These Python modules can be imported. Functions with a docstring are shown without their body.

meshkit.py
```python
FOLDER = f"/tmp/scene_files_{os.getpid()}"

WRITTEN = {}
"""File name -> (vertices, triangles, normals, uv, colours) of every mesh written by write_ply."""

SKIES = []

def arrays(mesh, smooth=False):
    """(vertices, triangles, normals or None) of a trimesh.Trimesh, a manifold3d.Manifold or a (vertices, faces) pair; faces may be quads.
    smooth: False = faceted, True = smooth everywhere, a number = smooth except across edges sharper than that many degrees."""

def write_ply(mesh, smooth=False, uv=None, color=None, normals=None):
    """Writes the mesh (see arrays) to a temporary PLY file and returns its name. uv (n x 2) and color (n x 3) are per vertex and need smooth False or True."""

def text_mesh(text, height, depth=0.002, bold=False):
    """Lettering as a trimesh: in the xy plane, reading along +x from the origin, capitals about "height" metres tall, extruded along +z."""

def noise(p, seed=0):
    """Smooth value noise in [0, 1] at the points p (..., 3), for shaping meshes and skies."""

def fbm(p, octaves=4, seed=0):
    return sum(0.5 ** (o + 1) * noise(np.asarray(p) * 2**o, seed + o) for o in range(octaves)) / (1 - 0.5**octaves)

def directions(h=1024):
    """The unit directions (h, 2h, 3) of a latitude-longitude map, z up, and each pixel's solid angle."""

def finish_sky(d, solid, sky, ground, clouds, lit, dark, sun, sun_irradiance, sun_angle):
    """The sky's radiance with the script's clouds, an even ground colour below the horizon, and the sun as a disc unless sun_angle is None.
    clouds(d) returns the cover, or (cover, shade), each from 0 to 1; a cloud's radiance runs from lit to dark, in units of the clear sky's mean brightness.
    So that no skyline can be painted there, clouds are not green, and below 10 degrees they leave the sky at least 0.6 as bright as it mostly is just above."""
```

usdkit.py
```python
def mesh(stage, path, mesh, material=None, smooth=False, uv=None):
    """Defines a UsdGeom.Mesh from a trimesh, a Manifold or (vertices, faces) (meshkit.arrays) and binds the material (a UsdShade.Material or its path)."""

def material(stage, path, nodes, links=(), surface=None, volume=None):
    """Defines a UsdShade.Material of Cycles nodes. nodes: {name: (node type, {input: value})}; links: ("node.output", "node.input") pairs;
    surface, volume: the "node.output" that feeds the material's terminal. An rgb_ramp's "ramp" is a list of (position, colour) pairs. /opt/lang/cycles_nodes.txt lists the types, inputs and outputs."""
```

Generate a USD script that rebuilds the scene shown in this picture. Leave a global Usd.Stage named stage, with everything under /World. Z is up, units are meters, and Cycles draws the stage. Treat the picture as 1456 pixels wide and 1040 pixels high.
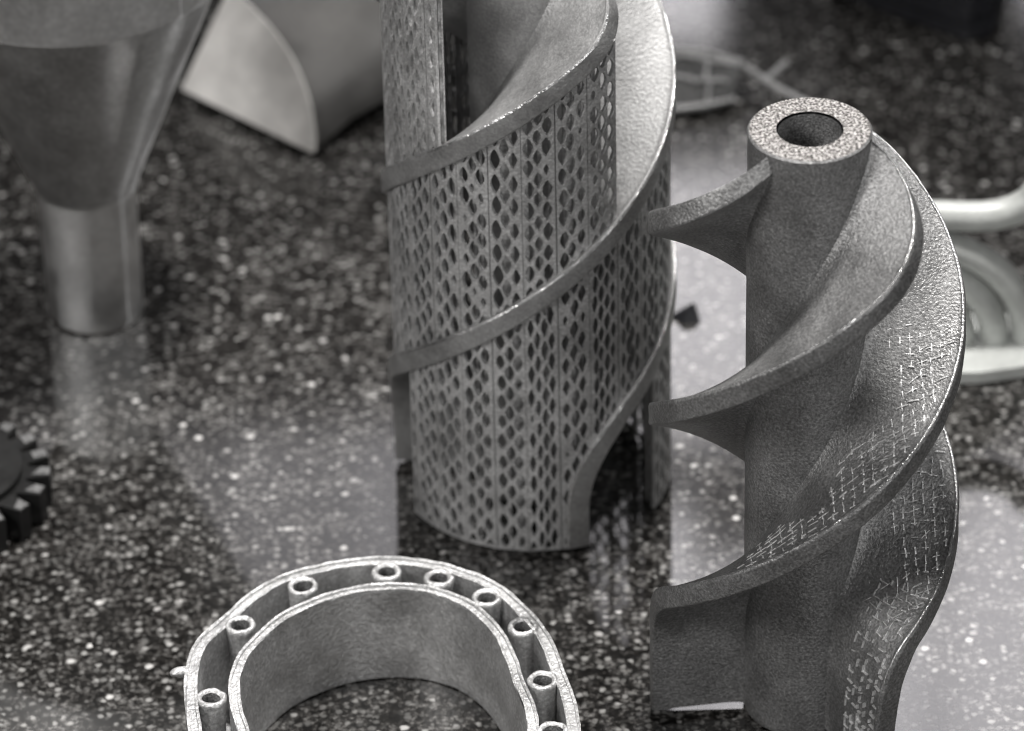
import math, random
import numpy as np, trimesh, usdkit, meshkit
from pxr import Usd, UsdGeom, UsdLux, UsdShade, Gf, Sdf
import shapely
from shapely import affinity
from shapely.geometry import Polygon, LineString, box, Point
from shapely.ops import unary_union

stage = Usd.Stage.CreateInMemory()
UsdGeom.SetStageUpAxis(stage, UsdGeom.Tokens.z)
UsdGeom.SetStageMetersPerUnit(stage, 1.0)
UsdGeom.Xform.Define(stage, '/World')
UsdGeom.Scope.Define(stage, '/World/Looks')
rng = random.Random(7)
nrng = np.random.default_rng(7)
PI = math.pi

# ---------------------------------------------------------------- camera
FPX, TH, ROLL, DIST = 7268.7, 0.5996, -0.0236, 1.4
cam = UsdGeom.Camera.Define(stage, '/World/camera')
pos = np.array([0, -DIST * math.cos(TH), DIST * math.sin(TH)])
fw = np.array([0, math.cos(TH), -math.sin(TH)])
r0 = np.array([1.0, 0, 0]); u0 = np.cross(r0, fw)
rt = r0 * math.cos(ROLL) + u0 * math.sin(ROLL)
up = -r0 * math.sin(ROLL) + u0 * math.cos(ROLL)
cam.AddTransformOp().Set(Gf.Matrix4d(*map(float, [*rt, 0, *up, 0, *(-fw), 0, *pos, 1])))
cam.CreateHorizontalApertureAttr(36.0); cam.CreateVerticalApertureAttr(36.0 * 731 / 1024)
cam.CreateFocalLengthAttr(36.0 * FPX / 1456)
cam.CreateClippingRangeAttr(Gf.Vec2f(0.01, 100))
cam.CreateFStopAttr(13.0); cam.CreateFocusDistanceAttr(1.222)
cam.CreateExposureAttr(0.12)

# ---------------------------------------------------------------- light (an exhibition hall: dim room, a spot, added fill lamps and panels shaped for reflections)
room = usdkit.material(stage, '/World/Looks/room', {'b': ('background_shader', {'color': (1.0, 0.98, 0.97), 'strength': 0.055})}, surface='b.background')
dome = UsdLux.DomeLight.Define(stage, '/World/room_ambience')
UsdShade.MaterialBindingAPI.Apply(dome.GetPrim()).Bind(room)

def lamp(name, p, target, w, h, power, color=(1, 1, 1)):
    l = UsdLux.RectLight.Define(stage, '/World/' + name)
    p = np.array(p, float); d = np.array(target, float) - p; d /= np.linalg.norm(d)
    hint = np.array([0, 0, 1.0]) if abs(d[2]) < 0.95 else np.array([0, 1.0, 0])
    x = np.cross(d, hint); x /= np.linalg.norm(x); y = np.cross(x, d)
    l.AddTransformOp().Set(Gf.Matrix4d(*map(float, [*x, 0, *y, 0, *(-d), 0, *p, 1])))
    l.CreateWidthAttr(w); l.CreateHeightAttr(h); l.CreateIntensityAttr(power); l.CreateColorAttr(Gf.Vec3f(*color))
    return l

def panel(name, x0, x1, z0, z1, power, color=(1, 1, 1), Y=1.6):    # unseen upright panel, shaped to give the bright patches mirrored in the table
    return lamp(name, ((x0 + x1) / 2, Y, (z0 + z1) / 2), ((x0 + x1) / 2, 0, (z0 + z1) / 2), x1 - x0, z1 - z0, power, color)

PANEL = 6.0
COOL = (1.0, 0.97, 1.0)
panel('reflection_panel', 0.02, 0.118, 1.212, 1.60, PANEL, COOL)
panel('reflection_panel_007', 0.122, 0.285, 1.262, 1.60, PANEL, COOL)
panel('reflection_panel_008', 0.289, 0.50, 1.195, 1.60, PANEL, COOL)
panel('reflection_panel_001', -0.11, 0.018, 1.14, 1.60, PANEL * 0.42, COOL)
panel('reflection_panel_002', -0.19, -0.111, 1.14, 1.60, PANEL * 0.31, COOL)
panel('reflection_panel_006', -0.33, -0.191, 1.14, 1.60, PANEL * 0.19, COOL)
panel('reflection_panel_003', 0.03, 0.245, 0.950, 1.150, PANEL, COOL)
panel('reflection_panel_004', 0.04, 0.135, 0.70, 0.850, PANEL, COOL)
panel('reflection_panel_005', 0.325, 0.45, 0.70, 0.832, PANEL, COOL)
spot = UsdLux.SphereLight.Define(stage, '/World/ceiling_spot')
sp, st_ = np.array([0.07, 0.06, 1.40]), np.array([0.01, -0.115, 0.0])
sd_ = (st_ - sp) / np.linalg.norm(st_ - sp); sx_ = np.cross(sd_, [0, 1.0, 0]); sx_ /= np.linalg.norm(sx_); sy_ = np.cross(sx_, sd_)
spot.AddTransformOp().Set(Gf.Matrix4d(*map(float, [*sx_, 0, *sy_, 0, *(-sd_), 0, *sp, 1])))
spot.CreateRadiusAttr(0.09); spot.CreateIntensityAttr(310.0); spot.CreateColorAttr(Gf.Vec3f(1, 0.975, 0.95))
shp = UsdLux.ShapingAPI.Apply(spot.GetPrim()); shp.CreateShapingConeAngleAttr(10.6); shp.CreateShapingConeSoftnessAttr(0.25)
lamp('ceiling_lamp_001', (-0.95, -0.85, 1.0), (-0.02, 0, 0.05), 0.40, 0.40, 22.0, (1, 0.98, 0.96))  # unseen front-left fill, added to lift the block face and left sides
lamp('side_fill_lamp', (0.85, 0.15, 0.85), (0.08, -0.12, 0.06), 0.28, 0.28, 10.0, (1, 0.99, 0.98))  # unseen fill, added to brighten the blades from the right
lamp('front_fill_lamp', (0.31, -0.87, 0.38), (-0.03, 0, 0.06), 0.14, 0.36, 9.5, (1, 0.99, 0.98))  # unseen low fill, added to streak the funnel and brighten upright faces

# ---------------------------------------------------------------- helpers
used = {}
def numbered(path):
    n = used.get(path, 0); used[path] = n + 1
    return path if n == 0 else f'{path}_{n:03d}'

def tag(prim, label=None, cat=None, group=None, kind=None):
    for k, v in (('label', label), ('category', cat), ('group', group), ('kind', kind)):
        if v: prim.SetCustomDataByKey(k, v)
    return prim

def thing(name, label, cat, loc=(0, 0, 0), rotz=0, group=None):
    x = UsdGeom.Xform.Define(stage, numbered('/World/' + name))
    x.AddTranslateOp().Set(Gf.Vec3d(*map(float, loc)))
    if rotz: x.AddRotateZOp().Set(math.degrees(rotz))
    return tag(x.GetPrim(), label, cat, group)

def obj(name, mesh, mat, parent=None, smooth=35, label=None, kind=None):
    base = str(parent.GetPath()) if parent is not None else '/World'
    m = usdkit.mesh(stage, numbered(base + '/' + name), mesh, mat, smooth=smooth)
    return tag(m.GetPrim(), label=label, kind=kind)

def lathe(profile, n=96, closed=False):
    """profile (r, z) outward side on the left going up; returns a trimesh."""
    pr = np.array(profile, float); m = len(pr)
    a = np.arange(n) * 2 * PI / n
    v = np.stack([np.outer(np.cos(a), pr[:, 0]), np.outer(np.sin(a), pr[:, 0]), np.outer(np.ones(n), pr[:, 1])], -1).reshape(-1, 3)
    f = []
    for i in range(n):
        j = (i + 1) % n
        for k in range(m if closed else m - 1):
            l = (k + 1) % m
            f.append([i * m + k, j * m + k, j * m + l]); f.append([i * m + k, j * m + l, i * m + l])
    return trimesh.Trimesh(v, f, process=False)

def tube(points, r, n=14, caps=True):
    P = np.array(points, float); rr = np.broadcast_to(np.asarray(r, float), (len(P),))
    T = np.gradient(P, axis=0); T /= np.linalg.norm(T, axis=1, keepdims=True)
    ref = np.eye(3)[np.abs(T).max(0).argmin()]
    v = []
    for p, t, q in zip(P, T, rr):
        a = np.cross(t, ref); a /= np.linalg.norm(a); b = np.cross(a, t)
        ref = b
        v += [p + q * (math.cos(w) * a + math.sin(w) * b) for w in np.arange(n) * 2 * PI / n]
    f = []
    for i in range(len(P) - 1):
        for k in range(n):
            l = (k + 1) % n
            f += [[i * n + k, i * n + l, (i + 1) * n + l], [i * n + k, (i + 1) * n + l, (i + 1) * n + k]]
    if caps:
        v += [P[0], P[-1]]; c0, c1 = len(v) - 2, len(v) - 1; e = (len(P) - 1) * n
        for k in range(n):
            l = (k + 1) % n
            f += [[c0, l, k], [c1, e + k, e + l]]
    return trimesh.Trimesh(np.array(v), f, process=False)

def spline(pts, n=8, closed=False):
    P = np.array(pts, float)
    if closed: Q = np.vstack([P[-1], P, P[:2]])
    else: Q = np.vstack([2 * P[0] - P[1], P, 2 * P[-1] - P[-2]])
    out = []
    for i in range(1, len(Q) - 2):
        a, b, c, d = Q[i - 1:i + 3]
        for t in np.arange(n) / n:
            out.append(0.5 * (2 * b + (c - a) * t + (2 * a - 5 * b + 4 * c - d) * t * t + (3 * b - a - 3 * c + d) * t ** 3))
    if not closed: out.append(P[-1])
    return np.array(out)

def extrude(poly, z0, z1):
    gs = [g for g in getattr(poly, 'geoms', [poly]) if isinstance(g, Polygon) and g.area > 1e-9]
    ms = [trimesh.creation.extrude_polygon(g, z1 - z0, engine='earcut') for g in gs]
    m = trimesh.util.concatenate(ms); m.apply_translation([0, 0, z0])
    return m

# ---------------------------------------------------------------- materials
def sintered(name, base, rough, grain=2600, bump=0.00012, tone=0.25, metallic=1.0, tint=(1, 1, 1), extra=None):
    """Metal printed from powder: even grey with fine raised grains and slow patches of tone."""
    nodes = {
        'g': ('geometry', {}),
        'n': ('noise_texture', {'scale': grain, 'detail': 2.0, 'roughness': 0.6}),
        'm': ('noise_texture', {'scale': 70.0, 'detail': 5.0, 'roughness': 0.65}),
        'rn': ('rgb_ramp', {'ramp': [(0.30, (1 - tone,) * 3), (0.5, (1, 1, 1)), (0.66, (1 + tone,) * 3), (0.76, (1 + 2.2 * tone,) * 3)]}),
        'rm': ('rgb_ramp', {'ramp': [(0.30, tuple(base * 0.80 * t for t in tint)), (0.70, tuple(base * 1.16 * t for t in tint))]}),
        'rc': ('mix_color', {'blend_type': 'multiply', 'fac': 1.0}),
        'rr': ('rgb_ramp', {'ramp': [(0.3, (rough - 0.12,) * 3), (0.7, (rough + 0.12,) * 3)]}),
        'b': ('bump', {'strength': 1.0, 'distance': bump}),
        'p': ('principled_bsdf', {'metallic': metallic, **(extra or {})}),
    }
    links = [('g.position', 'n.vector'), ('g.position', 'm.vector'), ('n.fac', 'rn.fac'), ('m.fac', 'rm.fac'),
             ('rm.color', 'rc.a'), ('rn.color', 'rc.b'), ('rc.result', 'p.base_color'), ('m.fac', 'rr.fac'), ('rr.color', 'p.roughness'),
             ('n.fac', 'b.height'), ('b.normal', 'p.normal')]
    return usdkit.material(stage, '/World/Looks/' + name, nodes, links, surface='p.BSDF')

M_auger = sintered('printed_steel', 0.27, 0.50, 1500, 0.00024, 0.38, 0.75)
M_face = usdkit.material(stage, '/World/Looks/sanded_end', {
    'g': ('geometry', {}), 'n': ('noise_texture', {'scale': 1500.0, 'detail': 2.0, 'roughness': 0.6}), 'c': ('noise_texture', {'scale': 900.0, 'detail': 2.0}),
    'r': ('rgb_ramp', {'ramp': [(0.36, (0.04, 0.037, 0.033)), (0.47, (0.17, 0.16, 0.15)), (0.57, (0.55, 0.535, 0.51)), (0.70, (0.80, 0.78, 0.75))]}),
    'b': ('bump', {'strength': 1.0, 'distance': 0.0002}), 'p': ('principled_bsdf', {'metallic': 0.9, 'roughness': 0.38})},
    [('g.position', 'n.vector'), ('g.position', 'c.vector'), ('n.fac', 'r.fac'), ('r.color', 'p.base_color'), ('n.fac', 'b.height'), ('b.normal', 'p.normal')], surface='p.BSDF')
M_bore = sintered('rough_bore', 0.26, 0.6, 1700, 0.0004, 0.5, 0.5)
M_core = sintered('printed_steel_smooth', 0.40, 0.56, 1300, 0.00016, 0.16, 0.8)
M_edge = sintered('painted_edge_highlight', 0.85, 0.32, 1500, 0.00025, 0.2)  # pale base stands in for the light along the blade rims
M_lattice = sintered('printed_lattice', 0.55, 0.55, 1300, 0.0003, 0.25, 0.65)
M_residue = sintered('broken_support', 0.75, 0.42, 2000, 0.00025, 0.2, 0.55)
M_ring = sintered('bright_printed_alloy', 0.62, 0.46, 1000, 0.0003, 0.22, 0.8)
M_lip = sintered('bright_printed_rim', 0.56, 0.50, 900, 0.0004, 0.30, 0.6)
TURN = {'anisotropic': 0.9, 'tangent': (0, 0, 1)}     # lathe marks run round the part
M_turned = sintered('turned_steel', 0.90, 0.45, 900, 0.00003, 0.08, extra=TURN)
M_barrel = sintered('bright_turned_steel', 0.85, 0.50, 600, 0.0001, 0.10, 0.9, extra=TURN)
M_cone = sintered('shaded_turned_steel', 0.66, 0.50, 700, 0.00006, 0.14, extra=TURN)  # darker base paints in the dark table this cone would mirror
M_pale = sintered('pale_face_metal', 0.85, 0.6, 1100, 0.0001, 0.05, 0.2, tint=(1, 0.98, 0.95))
M_dull = sintered('dull_grey_metal', 0.16, 0.5, 1100, 0.0001, 0.1, 0.8, tint=(1, 0.98, 0.95))
M_green = sintered('pale_grey_green_print', 0.52, 0.5, 1100, 0.0001, 0.05, 0.2, tint=(0.97, 1.0, 0.965))
M_black = sintered('black_plastic', 0.018, 0.35, 900, 0.00005, 0.2, 0.0, tint=(0.95, 0.97, 1.15))
M_gear = sintered('black_gear', 0.012, 0.45, 900, 0.00005, 0.2, 0.0)
M_tip = sintered('lit_gear_tip', 0.17, 0.6, 900, 0.0002, 0.3, 0.3)
M_leaf = sintered('dark_print_scrap', 0.06, 0.55, 900, 0.0004, 0.4, 0.3)
M_twig = sintered('dull_print_scrap', 0.34, 0.55, 900, 0.0004, 0.3, 0.4)

M_granite = usdkit.material(stage, '/World/Looks/polished_granite', {
    'g': ('geometry', {}),
    'w': ('noise_texture', {'scale': 600.0, 'detail': 2.0}),
    'wd': ('vector_math', {'math_type': 'multiply_add', 'vector2': (0.0011, 0.0011, 0.0), 'vector3': (0, 0, 0)}),
    'n': ('noise_texture', {'scale': 560.0, 'detail': 3.0, 'roughness': 0.66}),
    'cl': ('noise_texture', {'scale': 120.0, 'detail': 3.0, 'roughness': 0.6}),
    'k': ('math', {'math_type': 'multiply_add', 'value2': 0.50, 'value3': -0.25}),
    'a': ('math', {'math_type': 'add'}),
    'r': ('rgb_ramp', {'ramp': [(0.40, (0.005, 0.0047, 0.0044)), (0.48, (0.012, 0.011, 0.010)), (0.54, (0.028, 0.0265, 0.025)), (0.61, (0.070, 0.067, 0.064)), (0.74, (0.19, 0.186, 0.18))]}),
    'v1': ('voronoi_texture', {'scale': 520.0, 'feature': 'f1', 'randomness': 1.0}), 's1': ('separate_color', {'color_type': 'rgb'}),
    'r1': ('rgb_ramp', {'ramp': [(0.0, (0, 0, 0)), (0.52, (0, 0, 0)), (0.66, (0.24, 0.24, 0.24)), (0.84, (0.32, 0.32, 0.32)), (0.97, (0.9, 0.9, 0.9))]}),
    'd1': ('rgb_ramp', {'ramp': [(0.0, (1, 1, 1)), (0.26, (1, 1, 1)), (0.60, (0, 0, 0)), (1.0, (0, 0, 0))]}),
    'm1': ('math', {'math_type': 'multiply'}),
    'x1': ('mix_color', {'b': (0.33, 0.325, 0.315)}),
    'v2': ('voronoi_texture', {'scale': 330.0, 'feature': 'f1', 'randomness': 1.0}), 's2': ('separate_color', {'color_type': 'rgb'}),
    'r2': ('rgb_ramp', {'ramp': [(0.0, (0, 0, 0)), (0.93, (0, 0, 0)), (0.96, (0.6, 0.6, 0.6)), (1.0, (1, 1, 1))]}),
    'd2': ('rgb_ramp', {'ramp': [(0.0, (1, 1, 1)), (0.22, (1, 1, 1)), (0.42, (0, 0, 0)), (1.0, (0, 0, 0))]}),
    'm2': ('math', {'math_type': 'multiply'}),
    'x2': ('mix_color', {'b': (0.62, 0.61, 0.595)}),
    'p': ('principled_bsdf', {'roughness': 0.07, 'ior': 1.52}),
}, [('g.position', 'w.vector'), ('w.color', 'wd.vector1'), ('g.position', 'wd.vector3'), ('wd.vector', 'v1.vector'), ('wd.vector', 'v2.vector'), ('wd.vector', 'n.vector'), ('g.position', 'cl.vector'),
    ('cl.fac', 'k.value1'), ('k.value', 'a.value1'), ('n.fac', 'a.value2'), ('a.value', 'r.fac'),
    ('v1.color', 's1.color'), ('s1.r', 'r1.fac'), ('v1.distance', 'd1.fac'), ('r1.color', 'm1.value1'), ('d1.color', 'm1.value2'), ('m1.value', 'x1.fac'), ('r.color', 'x1.a'),
    ('v2.color', 's2.color'), ('s2.g', 'r2.fac'), ('v2.distance', 'd2.fac'), ('r2.color', 'm2.value1'), ('d2.color', 'm2.value2'), ('m2.value', 'x2.fac'),
    ('x1.result', 'x2.a'), ('x2.result', 'p.base_color')], surface='p.BSDF')

# ---------------------------------------------------------------- table
top = trimesh.creation.box(extents=[2.0, 1.5, 0.03]); top.apply_translation([0, 0.1, -0.015])
tag(obj('tabletop', top, M_granite, smooth=False), 'polished black granite tabletop with grey and white specks', kind='structure')

# ---------------------------------------------------------------- augers
def flight_path(k, zc, phi_c, H, phi_b, zbend, zlow, zbot=0.0026, T=0.0047):
    """Unrolled centre line (phi, z): a straight blade at the foot, bending into the helix z = zc + k (phi - phi_c)."""
    ph = lambda z: phi_c + (z - zc) / k
    pts = [(phi_b, z) for z in np.linspace(zbot, zlow, 7)[:-1]]
    P0, P1, P2 = np.array([phi_b, zlow]), np.array([phi_b, zc + k * (phi_b - phi_c)]), np.array([ph(zbend), zbend])
    for t in np.linspace(0, 1, 22)[:-1]:
        pts.append((1 - t) ** 2 * P0 + 2 * t * (1 - t) * P1 + t * t * P2)
    ze = H - T * 0.62
    for z in np.linspace(zbend, ze, 120): pts.append((ph(z), z))
    return np.array([tuple(p) for p in pts])

def flight_mesh(path, rs, R, T, taper, seed=0):
    Rm = R * 0.78
    d = np.gradient(path * [Rm, 1], axis=0); d /= np.linalg.norm(d, axis=1, keepdims=True)
    nt, nz = -d[:, 1], d[:, 0]
    # outward normal of the upper side: to larger z (and, on the foot, towards smaller phi)
    end = path[-1, 0]
    ro = rs + (R - rs) * np.sin(PI / 2 * np.clip((end - path[:, 0]) / taper, 0, 1) ** 0.9)
    ro = np.maximum(ro, rs + 0.0002)
    h = T / 2
    prof = [(0.0, h + .0022), (0.04, h + .0011), (0.09, h + .0005), (0.16, h + .0001), (0.28, h - .0001), (0.45, h - .0002), (0.62, h - .0003), (0.78, h - .0003), (0.90, h - .0002),
            (0.945, h - .0001), (0.965, h + .0002), (0.982, h + .00018), (0.994, h - .0002), (1.0, h - .0006), (1.0, 0.0), (1.0, -h + .0006), (0.994, -h + .0002), (0.98, -h), (0.9, -h), (0.7, -h), (0.45, -h), (0.25, -h),
            (0.14, -h - .0002), (0.08, -h - .0007), (0.04, -h - .0013), (0.0, -h - .0024)]
    m = len(prof); n = len(path); ri = rs - 0.0004
    fr = np.array([p[0] for p in prof]); of = np.array([p[1] for p in prof])
    r = ri + np.outer(ro - ri, fr)
    shrink = np.clip((ro - rs) / (R - rs), 0.25, 1)[:, None] ** 0.5
    off = np.where(np.abs(of)[None] > h, np.sign(of)[None] * (h + (np.abs(of)[None] - h)), of[None]) * np.ones((n, 1))
    a = path[:, :1] + off * nt[:, None] / Rm
    z = path[:, 1:2] + off * nz[:, None]
    w = meshkit.fbm(np.stack([r * np.cos(a), r * np.sin(a), z], -1) * 160.0 + seed * 17.3, 3) - 0.5
    r = r + np.where(fr[None] > 0.9, w * 0.0005, 0)
    z = np.maximum(z + w * 0.00025 * (fr[None] > 0.2), 0.0012)
    v = np.stack([r * np.cos(a), r * np.sin(a), z], -1).reshape(-1, 3)
    f = []
    for i in range(n - 1):
        for q in range(m):
            l = (q + 1) % m
            f += [[i * m + q, (i + 1) * m + q, (i + 1) * m + l], [i * m + q, (i + 1) * m + l, i * m + l]]
    for q in range(1, m - 1):
        f += [[0, q, q + 1], [(n - 1) * m, (n - 1) * m + q + 1, (n - 1) * m + q]]
    t = trimesh.Trimesh(v, f, process=False)
    if t.volume < 0: t.invert()
    return t

def shaft_profile(rs, rb, H):
    c = 0.0004
    return [(rb, 0.0), (rs - 0.0015, 0.0), (rs - 0.0004, 0.0005), (rs, 0.002)] + [(rs, z) for z in np.linspace(0.01, H - 0.01, 24)] + [(rs, H - c), (rs - c, H), (rb + c, H)]

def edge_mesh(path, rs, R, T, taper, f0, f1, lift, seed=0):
    """The raised edge along the upper rim of a blade: a low bead, its highlight painted bright."""
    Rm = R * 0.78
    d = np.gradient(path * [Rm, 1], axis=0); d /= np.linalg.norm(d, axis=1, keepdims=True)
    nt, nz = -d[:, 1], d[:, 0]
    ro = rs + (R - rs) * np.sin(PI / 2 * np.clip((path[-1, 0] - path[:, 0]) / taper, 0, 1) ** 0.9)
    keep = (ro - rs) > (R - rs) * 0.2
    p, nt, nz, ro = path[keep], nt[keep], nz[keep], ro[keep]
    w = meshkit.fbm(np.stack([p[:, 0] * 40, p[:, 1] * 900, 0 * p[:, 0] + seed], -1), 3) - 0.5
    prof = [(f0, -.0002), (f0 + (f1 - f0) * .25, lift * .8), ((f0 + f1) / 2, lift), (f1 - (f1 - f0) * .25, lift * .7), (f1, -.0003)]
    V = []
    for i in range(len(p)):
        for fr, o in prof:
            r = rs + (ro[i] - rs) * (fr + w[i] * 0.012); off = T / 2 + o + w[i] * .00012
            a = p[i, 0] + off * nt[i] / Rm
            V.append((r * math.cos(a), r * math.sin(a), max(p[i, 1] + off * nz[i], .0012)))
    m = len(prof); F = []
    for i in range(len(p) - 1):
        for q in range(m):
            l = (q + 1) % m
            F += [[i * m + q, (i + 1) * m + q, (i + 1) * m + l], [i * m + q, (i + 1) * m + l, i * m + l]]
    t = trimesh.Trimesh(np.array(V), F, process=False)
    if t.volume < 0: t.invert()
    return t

T3 = 2 * PI / 3
# the free auger
RX, RY, RS, RR, RH, RK, RZ = 0.0700, -0.1519, 0.0144, 0.0376, 0.1679, 0.0261, 0.0887
TT = 0.0047
aug = thing('screw_auger', 'bare grey metal auger with three open spiral blades, standing in front on the right', 'auger', (RX, RY, 0))
sh = obj('shaft', lathe(shaft_profile(RS, 0.0074, RH), 128), M_auger, aug)
obj('bore', lathe([(0.0074, RH - 0.0004), (0.0074, RH - 0.03), (0.0074, 0.001)], 96), M_bore, sh)
obj('end_face', lathe([(RS - 0.0004, RH + 0.00004), (0.0078, RH + 0.00004)], 96), M_face, sh, label='bright speckled sanded end face')
paths_r = []
for i in range(3):
    phi_foot = math.radians([183 - 120, 183, 299][i])
    p = flight_path(RK, RZ - i * T3 * RK, PI, RH, phi_foot, 0.0455 if i < 2 else 0.040, 0.022 if i < 2 else 0.006)
    paths_r.append(p)
    fl = obj('flight', flight_mesh(p, RS, RR, TT, math.radians(55), i), M_auger, aug)
    obj('highlight_edge', edge_mesh(p, RS, RR, TT, math.radians(55), 0.945, 0.985, 0.00025, i), M_edge, fl, label='bright edge, highlight put into the colour')
    # broken support stubs on the upper side, standing on a square grid of the printer's bed
    if i == 0: continue
    bars = []
    lo, hi = (math.radians(236), math.radians(352)) if i == 1 else (math.radians(306), math.radians(374))
    vert = (TT / 2) / math.cos(math.atan(RK / (RR * 0.78)))
    zf = lambda a: np.interp(a, p[:, 0], p[:, 1])
    bx_ = 0.0024
    for gx in np.arange(-0.036, 0.038, bx_):
        for gy in np.arange(-0.038, 0.02, 0.0023):
            for kind in (0, 1):
                if kind == 1 and rng.random() < 0.22: continue
                if kind == 0 and rng.random() < 0.12: continue
                x = gx + rng.gauss(0, .00014); y = gy + rng.gauss(0, .00022)
                L = rng.uniform(.0011, .0020) if kind == 0 else rng.uniform(.0010, .0028)
                yaw = PI / 2 + rng.gauss(0, .10) if kind == 0 else rng.gauss(0, .16)
                q = [(x + s * L / 2 * math.cos(yaw), y + s * L / 2 * math.sin(yaw)) for s in (-1, 1)]
                P = []
                for (qx, qy) in q:
                    rr_, a = math.hypot(qx, qy), math.atan2(qy, qx) % (2 * PI)
                    if a < math.radians(60): a += 2 * PI
                    lim = 0.60 + 0.10 * math.sin(7 * a) if i == 1 else 0.60 + 0.08 * math.sin(9 * a)
                    if not (lo < a < hi and lim * RR < rr_ < 0.95 * RR): P = None; break
                    P.append((qx, qy, zf(a) + vert - 0.0003))
                if P is None: continue
                P = np.array(P); mid = (P[:1] + P[1:]) / 2; d_ = P[1] - P[0]; dn = d_ / np.linalg.norm(d_)
                sd = np.cross(dn, [0, 0, 1.0]); sd /= np.linalg.norm(sd); w = rng.uniform(.00010, .00024); hgt = rng.uniform(.0002, .0005) if kind == 0 else rng.uniform(.00005, .0003)
                b = [P[0] - sd * w, P[0] + sd * w, P[1] + sd * w, P[1] - sd * w]
                upv = np.array([0, 0, hgt]); t_ = [bb + upv + (m_ - bb) * 0.25 for bb, m_ in zip(b, [mid[0]] * 4)]
                V = np.array(b + t_)
                bars.append(trimesh.Trimesh(V, [[4, 5, 6], [4, 6, 7], [0, 4, 7], [0, 7, 3], [1, 2, 6], [1, 6, 5], [0, 1, 5], [0, 5, 4], [2, 3, 7], [2, 7, 6]], process=False))
    if i == 2:      # the same stubs further down, where the blade stands nearly upright
        Rm = RR * 0.78; dd = np.gradient(p * [Rm, 1], axis=0); dd /= np.linalg.norm(dd, axis=1, keepdims=True)
        def on(s_, r_, lift):
            q = [np.interp(s_, np.arange(len(p)), c) for c in (p[:, 0], p[:, 1], dd[:, 0], dd[:, 1])]
            o = TT / 2 - .0003 + lift; a = q[0] - o * q[3] / Rm
            return np.array([r_ * math.cos(a), r_ * math.sin(a), q[1] + o * q[2]])
        arc_ = np.concatenate([[0], np.cumsum(np.linalg.norm(np.diff(p * [RR, 1], axis=0), axis=1))])
        for sl in np.arange(0.004, np.interp(0.047, p[:, 1], arc_), 0.0027):
            for rr_ in np.arange(0.60 * RR, 0.95 * RR, 0.0029):
                for kind in (0, 1):
                    if rng.random() < 0.36: continue
                    s0, s1 = sl + rng.gauss(0, .0002), sl + rng.gauss(0, .0002)
                    if kind == 0: s1 += rng.uniform(.0011, .0022); ra = rb_ = rr_ + rng.gauss(0, .00018)
                    else: ra = rr_ + rng.gauss(0, .00018); rb_ = ra + rng.uniform(.001, .0024)
                    ia, ib = np.interp([s0, s1], arc_, np.arange(len(p)))
                    h_ = rng.uniform(.0002, .0005); A0, A1, B0, B1 = on(ia, ra, 0), on(ib, rb_, 0), on(ia, ra, h_ + .0003), on(ib, rb_, h_ + .0003)
                    sd = np.cross(A1 - A0, B0 - A0); sd /= np.linalg.norm(sd); w = rng.uniform(.00010, .00022)
                    V = np.array([A0 - sd * w, A0 + sd * w, A1 + sd * w, A1 - sd * w, B0 - sd * w * .6, B0 + sd * w * .6, B1 + sd * w * .6, B1 - sd * w * .6])
                    bars.append(trimesh.Trimesh(V, [[4, 5, 6], [4, 6, 7], [0, 4, 7], [0, 7, 3], [1, 2, 6], [1, 6, 5], [0, 1, 5], [0, 5, 4], [2, 3, 7], [2, 7, 6]], process=False))
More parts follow.
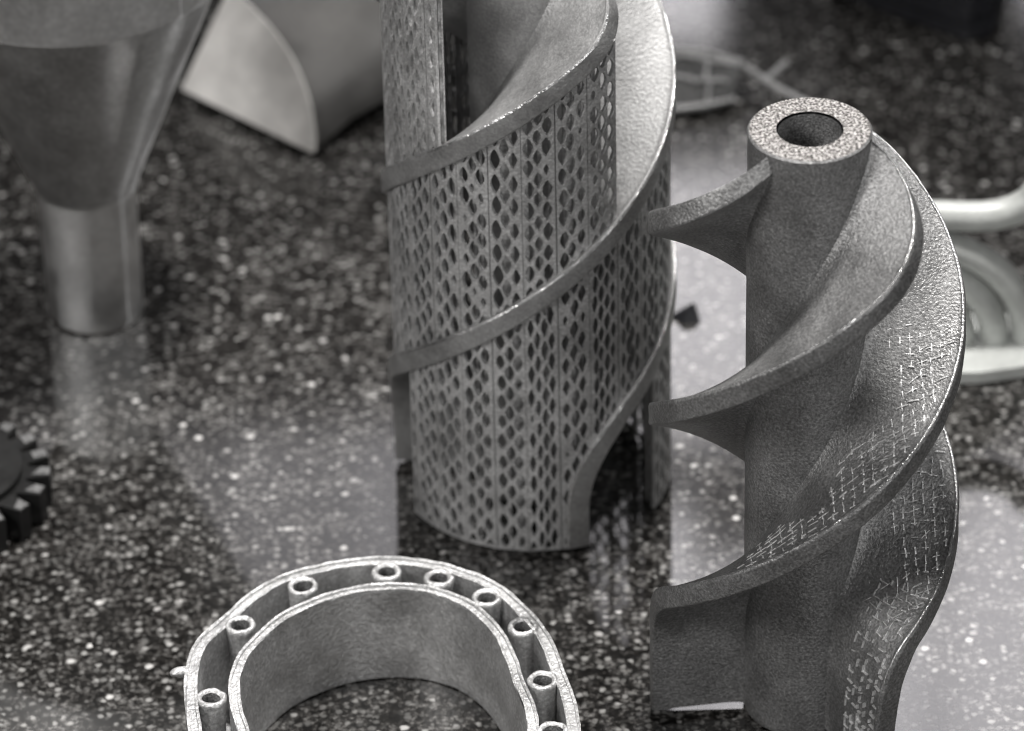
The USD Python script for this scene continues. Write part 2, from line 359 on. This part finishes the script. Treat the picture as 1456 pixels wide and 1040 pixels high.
    obj('support_stubs', trimesh.util.concatenate(bars), M_residue, fl, smooth=False, label='bright broken support stubs in a dashed grid', kind='stuff')

# the auger in its perforated shell
LX, LY, LS, LR, LH, LK, LZ, LSH = 0.0054, -0.0521, 0.0146, 0.0376, 0.1679, 0.0273, 0.0932, 0.0362
shell = thing('caged_auger', 'grey metal auger wrapped in a perforated lattice shell, tall at the middle of the table', 'auger', (LX, LY, 0))
lsh = obj('shaft', lathe(shaft_profile(LS, 0.0074, LH), 96), M_core, shell)
obj('bore', lathe([(0.0074, LH - 0.0004), (0.0074, LH - 0.03), (0.0074, 0.001)], 64), M_bore, lsh)
PB = math.radians(287)
for i in range(3):
    p = flight_path(LK, LZ - i * T3 * LK, PI, LH, PB + (i - 2) * T3, 0.043, 0.013)
    fl = obj('flight', flight_mesh(p, LS, LR, TT, math.radians(36), 5 + i), M_core, shell)
    obj('highlight_edge', edge_mesh(p, LS, LR, TT, math.radians(36), 0.962, 0.998, 0.0001, 5 + i), M_edge, fl, label='bright edge, highlight put into the colour')

def rail(n, z0=0.0015):    # the n-th rail in the unrolled shell, phi growing with n
    return flight_path(LK, LZ - n * T3 * LK, PI, LH + 0.03, PB + (n - 2) * T3, 0.043, 0.013, zbot=0.0)
rails = {n: LineString(rail(n) * [LSH, 1]) for n in range(-5, 7)}
openings = {-1: (232, 345), 0: (308.5, 400), 1: (100, 208), 2: (225, 329)}     # degrees left without lattice in each channel
DEG = math.radians(1) * LSH
def hole(cx, cz, w, h, e):
    a = np.linspace(0, 2 * PI, 13)[:-1]
    c, s = np.cos(a), np.sin(a)
    return Polygon(np.stack([cx + w * np.sign(c) * np.abs(c) ** e, cz + h * np.sign(s) * np.abs(s) ** e], -1))
def lattice(poly, u0, u1, n, dz, w, h, e, jit, inset, phase):
    """Outer web with staggered eyes, and the strips that close some of its columns a little deeper."""
    core = poly.buffer(-inset)
    if core.is_empty: return poly, None
    st = (u1 - u0 - 0.0012) / n
    hs, fill = [], []
    z0, z1 = poly.bounds[1], poly.bounds[3]
    for c in range(n):
        cx0 = u0 + 0.0006 + (c + 0.5) * st + rng.gauss(0, 0.0001); kc = rng.uniform(0.88, 1.05)
        for q in range(int(0.19 / dz) + 2):
            cx = cx0 + rng.gauss(0, jit * .5); cz = (q + (0.5 if c % 2 else 0) + phase) * dz - 0.004 + rng.gauss(0, jit)
            if not z0 - h < cz < z1 + h: continue
            k = kc * rng.uniform(0.92, 1.06)
            if rng.random() < 0.07: k *= rng.uniform(0.35, 0.75)
            hs.append(hole(cx, cz, w * k, h * k, e))
        x = rng.random()
        if x < 0.10: fill.append(box(cx0 - st * .5, -1, cx0 + st * .5, 1))
        elif x < 0.30:
            sd = rng.choice([-1, 1]); fill.append(box(cx0 + sd * .0002, -1, cx0 + sd * st * .55, 1) if sd > 0 else box(cx0 - st * .55, -1, cx0 - .0002, 1))
        fill.append(box(cx0 + st * .5 - .0003, -1, cx0 + st * .5 + .0003, 1))
    hs = unary_union(hs).intersection(core)
    hs = unary_union([g for g in getattr(hs, 'geoms', [hs]) if g.area > 4e-7])
    return poly.difference(hs), unary_union(fill).intersection(poly.buffer(-0.0002))
def wrap(poly, r_out, th):
    m = extrude(poly.segmentize(0.004), 0, th)
    v = m.vertices.copy(); a = v[:, 0] / LSH; r = r_out - th + v[:, 2]
    m = trimesh.Trimesh(np.stack([r * np.cos(a), r * np.sin(a), v[:, 1]], -1), m.faces, process=False)
    return m
PW = 13.4
for n in range(-4, 6):
    a, b = np.array(rails[n].coords), np.array(rails[n + 1].coords)
    # channel between rail n (upper left) and rail n + 1 (lower right)
    ch = Polygon(np.vstack([a, b[::-1]])).buffer(0).difference(rails[n].buffer(TT / 2 - 0.0003)).difference(rails[n + 1].buffer(TT / 2 - 0.0003))
    ch = ch.intersection(box(-100, 0.0018, 100, LH))
    lo, hi = openings.get(n, (-9999, -9998))
    for s in range(-40, 60):
        p0 = 80 + s * PW - 0.9
        if not (80 - PW < p0 < 80 + 360 - PW * 0.5): continue
        a0, a1 = p0, p0 + PW
        if a0 < lo < a1: a1 = lo
        elif a0 < hi < a1: a0 = hi
        elif lo <= a0 and a1 <= hi: continue
        if a1 - a0 < 2.5: continue
        g0 = 0.00026 if s % 2 else 0.00012
        u0, u1 = a0 * DEG + g0, a1 * DEG - 0.00005
        strip = ch.intersection(box(u0, -1, u1, 1))
        pieces = [g for g in getattr(strip, 'geoms', [strip]) if isinstance(g, Polygon) and g.area > 6e-6]
        for g in pieces:
            dz = rng.choice([0.0062, 0.0066, 0.0069]); kind = rng.random(); nc = max(1, round((u1 - u0) / (0.0027 if kind < .7 else 0.0021)))
            st_ = (u1 - u0 - 0.0012) / nc
            outer, inner = lattice(g, u0, u1, nc, dz, 0.57 * st_, 0.435 * dz, rng.uniform(1.2, 1.6), 0.0002, 0.00045, rng.random())
            pl = obj('lattice_panel', wrap(outer, LSH - rng.uniform(0, .00015), 0.0011), M_lattice, shell, smooth=30)
            if inner is not None and inner.area > 1e-7:
                obj('filler_strip', wrap(inner, LSH - 0.0030, 0.0006), M_lattice, pl, smooth=30)

# ---------------------------------------------------------------- double-walled ring in front
RHT = 0.028
mmv = lambda L: [(x / 1000, y / 1000) for x, y in L]
ring = thing('hollow_ring', 'bright grey double walled metal ring open at the top, with small tubes between its walls', 'ring')
O1 = [(-75, -220), (-78, -206), (-79.6, -193.0), (-81.3, -177.9), (-81.2, -168.1), (-79.2, -157.5), (-72.9, -147.7), (-67.0, -138.8), (-58.4, -130.9), (-44.8, -125.6), (-30.7, -124.5), (-18.4, -127.6), (-6.2, -135.3), (2.7, -147.4), (8.2, -159.8), (11.1, -173.1), (13.2, -182.9), (14.4, -196.5), (13, -215), (4, -238), (-16, -254), (-40, -256), (-62, -244)]
I1 = [(-62, -214), (-63.5, -204), (-64.9, -193.5), (-67.0, -183.9), (-67.8, -175.6), (-67.0, -168.1), (-64.6, -160.9), (-58.3, -150.9), (-51.5, -144.8), (-42.0, -139.8), (-30.7, -138.2), (-21.6, -140.2), (-12.9, -146.2), (-6.4, -156.9), (-3.1, -168.4), (-1.5, -176.8), (0.9, -186.5), (1.6, -196.0), (0, -211), (-7, -228), (-21, -240), (-39, -242), (-54, -231)]
PO = Polygon(spline(mmv(O1), 6, True)).buffer(0); PI_ = Polygon(spline(mmv(I1), 6, True)).buffer(0)
def wall(outer, inner, name):
    core = outer.difference(inner)
    def wob(m, s):
        v = m.vertices; v += (meshkit.fbm(np.stack([v * 220.0], 0)[0] + s, 3)[:, None] - 0.5) * [0.0005, 0.0005, 0.0]
        return m
    w = obj(name, wob(extrude(core.segmentize(0.0012), 0.0004, RHT - 0.0007), 3), M_ring, ring, smooth=40)
    a = outer.difference(outer.buffer(-0.00075)); b = inner.buffer(0.00075).difference(inner)
    for poly in (a, b):
        m = extrude(poly.segmentize(0.0009), RHT - 0.00075, RHT)
        t_ = m.vertices[:, 2] > RHT - 0.0004
        m.vertices[t_, 2] += (meshkit.fbm(m.vertices[t_] * [400, 400, 0] + 5, 3) - 0.5) * 0.0006
        obj('rim', wob(m, 3), M_lip, w, smooth=30, label='bright worn rim')
    return w
wall(PO, PO.buffer(-0.0033), 'outer_wall')
wall(PI_.buffer(0.0028), PI_, 'inner_wall')
obj('channel_floor', extrude(PO.buffer(-0.0030).difference(PI_.buffer(0.0025)), 0.0006, 0.0018), M_ring, ring)
for bi, (bx, by) in enumerate(mmv([(-32.5, -130.7), (-19.5, -133.7), (-53.4, -135.7), (-7.6, -142.2), (-68.4, -151.1), (1.2, -154.5), (5.6, -176.2), (-74.6, -180.0), (7.6, -196), (-73, -210), (-30, -249), (-5, -240), (-58, -236)])):
    ro, rb = 0.0038, 0.0023
    prof = [(0.0021, .0018), (0.0022, .004), (0.0030, .016), (ro - .0003, RHT - .0035), (ro, RHT - .0012), (ro, RHT - .0003), (ro - .0004, RHT + .0002), (rb + .0004, RHT + .0002), (rb, RHT - .0004)]
    m = lathe(prof, 40)
    v = m.vertices; n_ = meshkit.fbm(v * 500 + bi * 9.1, 3)[:, None] - 0.5
    v += n_ * [0.0009, 0.0009, 0.0004]
    m.vertices = v + [bx, by, 0]
    tb = obj('tube', m, M_lip if bi not in (3, 5) else M_ring, ring, smooth=50)
    bo = lathe([(rb + .00005, RHT - .0004), (rb * .93, RHT - .004), (rb * .85, .012), (rb * .8, .011), (0.0, .011)], 32)
    bo.vertices += [bx, by, 0]
    obj('bore', bo, M_bore, tb, smooth=50)  # darker colour than the tube: shade inside the hole put into it
nub = trimesh.creation.icosphere(2, 0.0016); nub.apply_scale([1.5, 0.8, 0.9]); nub.apply_translation([-0.0828, -0.1675, RHT - 0.0020])
nub.vertices += (meshkit.fbm(nub.vertices * 600, 2)[:, None] - .5) * .001
obj('nub', nub, M_lip, ring)

# ---------------------------------------------------------------- funnel
fun = thing('funnel', 'turned metal funnel with a narrow tube foot, at the upper left', 'funnel', (-0.1156, 0.0323, 0))
def rough_lathe(p, n=120): return lathe(p, n)
obj('tube', lathe([(0.0105, 0.001), (0.0105, 0.0004), (0.0128, 0.0004), (0.0132, 0.0012), (0.0134, 0.02), (0.0136, 0.0405), (0.0142, 0.0425)], 96), M_turned, fun)
obj('cone', lathe([(0.0142, 0.0425), (0.0146, 0.0435), (0.0150, 0.0455), (0.0405, 0.1085), (0.0409, 0.1093)], 128), M_cone, fun, smooth=20)
obj('barrel', lathe([(0.0408, 0.1093), (0.0414, 0.1097), (0.0416, 0.1106), (0.0416, 0.175), (0.0411, 0.1755), (0.0385, 0.1755), (0.0385, 0.112), (0.012, 0.044), (0.0105, 0.001)], 128), M_barrel, fun)

# ---------------------------------------------------------------- quarter round block behind
A = np.array([-0.0966, 0.1448, 0.0030]); B = np.array([-0.0565, 0.1069, 0.0030])
ex = (B - A) / np.linalg.norm(B - A); back = np.array([0.69, 0.72, 0.0]); lean = 0.40
ez = np.array([0, 0, 1.0]) + np.array([-ex[1], ex[0], 0]) * lean
if ez[1] < 0: ez = np.array([0, 0, 1.0]) - np.array([-ex[1], ex[0], 0]) * lean
RQ = np.linalg.norm(B - A)
arc = spline(mmv([(x - 0.30 * h, 0.73 * h) for x, h in [(55, 0), (55.2, 8), (53.5, 18), (49, 27.5), (42, 34.7), (34, 39.5), (28.5, 42.3), (23, 45)]]), 4)
outl = Polygon([(0, 0)] + [tuple(q) for q in arc]).buffer(-0.0006).buffer(0.0006, quad_segs=4)
ring_o = np.array(outl.exterior.coords)[:-1]
def swept(path, scale):
    V = []; nn = len(ring_o)
    for (off, lift), sc in zip(path, scale):
        for (px, pz) in ring_o:
            V.append(A + ex * (px * sc + (1 - sc) * 0.5 * RQ) + ez * (pz * sc + lift) + back * off)
    F = []
    for i in range(len(path) - 1):
        for k in range(nn):
            l = (k + 1) % nn
            F += [[i * nn + k, i * nn + l, (i + 1) * nn + l], [i * nn + k, (i + 1) * nn + l, (i + 1) * nn + k]]
    t = trimesh.Trimesh(np.array(V), F, process=False)
    return t
blk = thing('quarter_round_block', 'pale quarter round metal block with a flat front face, behind the funnel', 'block')
bod = swept([(0.0012, 0), (0.006, 0.0), (0.018, 0.002), (0.045, 0.004), (0.075, 0.004)], [0.985, 0.96, 0.93, 1.05, 1.15])
obj('body', bod, M_dull, blk, smooth=40)
capm = trimesh.creation.extrude_polygon(outl.buffer(0.0003), 0.0004, engine='earcut'); cv = capm.vertices
capm = trimesh.Trimesh(np.array([A + ex * q[0] + ez * q[1] + back * (0.0012 - q[2]) for q in cv]), capm.faces, process=False)
if capm.volume < 0: capm.invert()
obj('front_face', capm, M_pale, blk, smooth=20, label='pale flat quarter disc face')  # face much paler than the body behind it

# ---------------------------------------------------------------- serpentine tubes on a plate
ser = thing('tube_coil', 'pale grey green print of nested tube arches on a flat plate, at the right edge', 'tube coil', (0.1200, 0.0018, 0))
pl = Polygon([(0.0070, -0.0166), (0.030, -0.0120), (0.055, -0.0120), (0.055, 0.012), (-0.048, 0.012), (-0.048, -0.0166)])
pm = extrude(pl, 0.0006, 0.0042)
obj('plate', pm, M_green, ser, smooth=20)
RT = 0.0042
for q, rad in enumerate((0.0135, 0.0225, 0.0312)):
    arc = [(-0.0105 + rad * math.cos(t), 0.0, 0.0045 + rad * math.sin(t)) for t in np.linspace(0, PI, 40)]
    arc = [(arc[0][0], 0, 0.0035)] + arc + [(arc[-1][0], 0, 0.0035)]
    obj('tube', tube(arc, RT, 20), M_green, ser, smooth=60)
topt = spline([(-0.032, 0.001, 0.0440), (-0.022, 0.001, 0.0442), (-0.006, 0.001, 0.0438), (0.006, 0.001, 0.0432), (0.014, 0.001, 0.0442), (0.020, 0.001, 0.0475), (0.024, 0.001, 0.052), (0.034, 0.001, 0.057), (0.040, 0.001, 0.050), (0.041, 0.001, 0.030), (0.041, 0.001, 0.0035)], 6)
obj('tube', tube(topt, RT, 20), M_green, ser, smooth=60)
obj('tube', tube([(-0.0315, 0.001, 0.0440), (-0.0355, 0.004, 0.042), (-0.0375, 0.007, 0.036), (-0.038, 0.0075, 0.0035)], RT, 20), M_green, ser, smooth=60)

# ---------------------------------------------------------------- broken scrap with a forked stalk
tw = thing('lattice_scrap', 'curled grey metal scrap with a forked stalk, lying behind the two augers', 'metal scrap')
uc = spline(mmv([(38, 155), (51, 152.5), (60, 150.5), (66, 147), (71, 144.5)]), 6); lc = spline(mmv([(38, 126), (50, 126.9), (57, 128), (63, 130), (67.5, 131.8)]), 6)
V = []; nu = len(uc); nv = 12
for i in range(nu):
    for j in range(nv):
        t = j / (nv - 1); p = uc[i] * (1 - t) + lc[i] * t
        h = 0.0075 - 0.0045 * t + 0.0035 * math.sin(PI * t) + (meshkit.fbm(np.array([p[0] * 260, p[1] * 260, 0.3]), 3) - .5) * 0.0045
        V.append((p[0], p[1], h))
Fq = [[i * nv + j, i * nv + j + 1, (i + 1) * nv + j + 1, (i + 1) * nv + j] for i in range(nu - 1) for j in range(nv - 1)]
Fq = np.array(Fq)[:, ::-1]; V = np.array(V); N = len(V)
V2 = np.vstack([V, V - [0, 0, 0.0012]])
Fb = Fq[:, ::-1] + N
bd = [i * nv for i in range(nu)] + [(nu - 1) * nv + j for j in range(1, nv)] + [i * nv + nv - 1 for i in range(nu - 2, -1, -1)] + [j for j in range(nv - 2, 0, -1)]
Fs = np.array([[bd[k], bd[(k + 1) % len(bd)], bd[(k + 1) % len(bd)] + N, bd[k] + N] for k in range(len(bd))])
obj('leaf', (V2, np.vstack([Fq, Fb, Fs])), M_leaf, tw, smooth=50)
z3 = lambda L, z: [(x, y, z_) for (x, y), z_ in zip(L, z)]
obj('edge_rib', tube(np.column_stack([uc, np.full(nu, 0.0078)]), np.linspace(.0014, .0011, nu), 10), M_twig, tw)
obj('edge_rib', tube(np.column_stack([lc, np.full(nu, 0.0032)]), np.linspace(.0013, .0009, nu), 10), M_twig, tw)
obj('stalk', tube(spline(z3(mmv([(68, 146), (74, 140.5), (78, 136.5), (84, 132), (92, 127)]), [.0075, .0065, .0055, .004, .002]), 6), 0.0011, 10), M_twig, tw)
obj('stalk', tube(spline(z3(mmv([(76, 137.5), (79.5, 141), (83.5, 146.5)]), [.0055, .0062, .0065]), 6), 0.0010, 10), M_twig, tw)

for t0, t1, q0, q1 in ((.30, .22, 2, nu - 1), (.62, .78, 0, nu - 4)):
    pp = [np.array(V[i * nv + int(round((t0 + (t1 - t0) * i / nu) * (nv - 1)))]) + [0, 0, .0006] for i in range(q0, q1)]
    obj('edge_rib', tube(np.array(pp), 0.0008, 8), M_twig, tw)
for i0 in (12,):
    pp = [np.array(V[min(i0 + j // 4, nu - 1) * nv + j]) + [0, 0, .0005] for j in range(0, nv)]
    obj('cross_rib', tube(np.array(pp), 0.0006, 8), M_twig, tw)

# small dark chip
ch_ = trimesh.convex.convex_hull(np.array([(x, y, z) for x, y, z in [(0, 0, .0004), (.005, .001, .0004), (.0045, .006, .0004), (.001, .007, .0004), (-.004, .004, .0004), (.001, .002, .004), (.003, .004, .005), (.004, .007, .002)]]))
chip = tag(obj('metal_chip', ch_, M_black, smooth=False), 'tiny black chip lying beside the caged auger', 'chip')
UsdGeom.Xformable(chip).AddTranslateOp().Set(Gf.Vec3d(0.0475, 0.018, -0.0003))

# ---------------------------------------------------------------- black part, upper right
bp = thing('black_housing', 'black plastic housing with ribbed sides, cut off by the upper right corner', 'housing')
HP = Polygon(mmv([(100, 196.5), (139, 166), (147, 168.5), (153, 190), (150, 245), (110, 245)]))
obj('base_flange', extrude(HP.buffer(-0.002).buffer(0.002), 0.0008, 0.0045), M_black, bp, smooth=20)
obj('groove', extrude(HP.buffer(-0.0025), 0.0045, 0.0085), M_black, bp, smooth=20)
obj('rib', extrude(HP.buffer(-0.0025).buffer(0.002), 0.0085, 0.0115), M_black, bp, smooth=20)
obj('body', extrude(HP.buffer(-0.004).buffer(0.002), 0.0115, 0.060), M_black, bp, smooth=20)

# ---------------------------------------------------------------- black gear at the left edge
ge = thing('black_gear', 'black toothed gear with painted light on its tooth tips, at the left edge of the table', 'gear', (-0.1485, -0.0590, 0))
NG = 19; ro, ri = 0.0264, 0.0205
gp = []
for k in range(NG):
    a = 2 * PI * k / NG
    for da, r in ((-.42, ri), (-.22, ro), (.22, ro), (.42, ri)):
        gp.append((r * math.cos(a + da * 2 * PI / NG * 1.0), r * math.sin(a + da * 2 * PI / NG)))
gpoly = Polygon(gp)
obj('body', extrude(gpoly.difference(Point(0, 0).buffer(0.006)), 0.0006, 0.0100), M_gear, ge, smooth=20)
obj('face_step', extrude(Point(0, 0).buffer(0.019, quad_segs=24).difference(Point(0, 0).buffer(0.006)), 0.0100, 0.0122), M_gear, ge, smooth=20)
for k in range(NG):
    a = 2 * PI * k / NG
    tip = Polygon([(r * math.cos(a + d), r * math.sin(a + d)) for r, d in ((ro - rng.uniform(.0022, .0050), -.072), (ro - .0002, -.062), (ro - .0002, .062), (ro - rng.uniform(.0020, .0045), .075))])
    obj('tooth_tip', extrude(tip, 0.0100, 0.0104), M_tip, ge, smooth=20, label='pale tooth tip, light painted on')  # pale caps put the light on the teeth into the colour
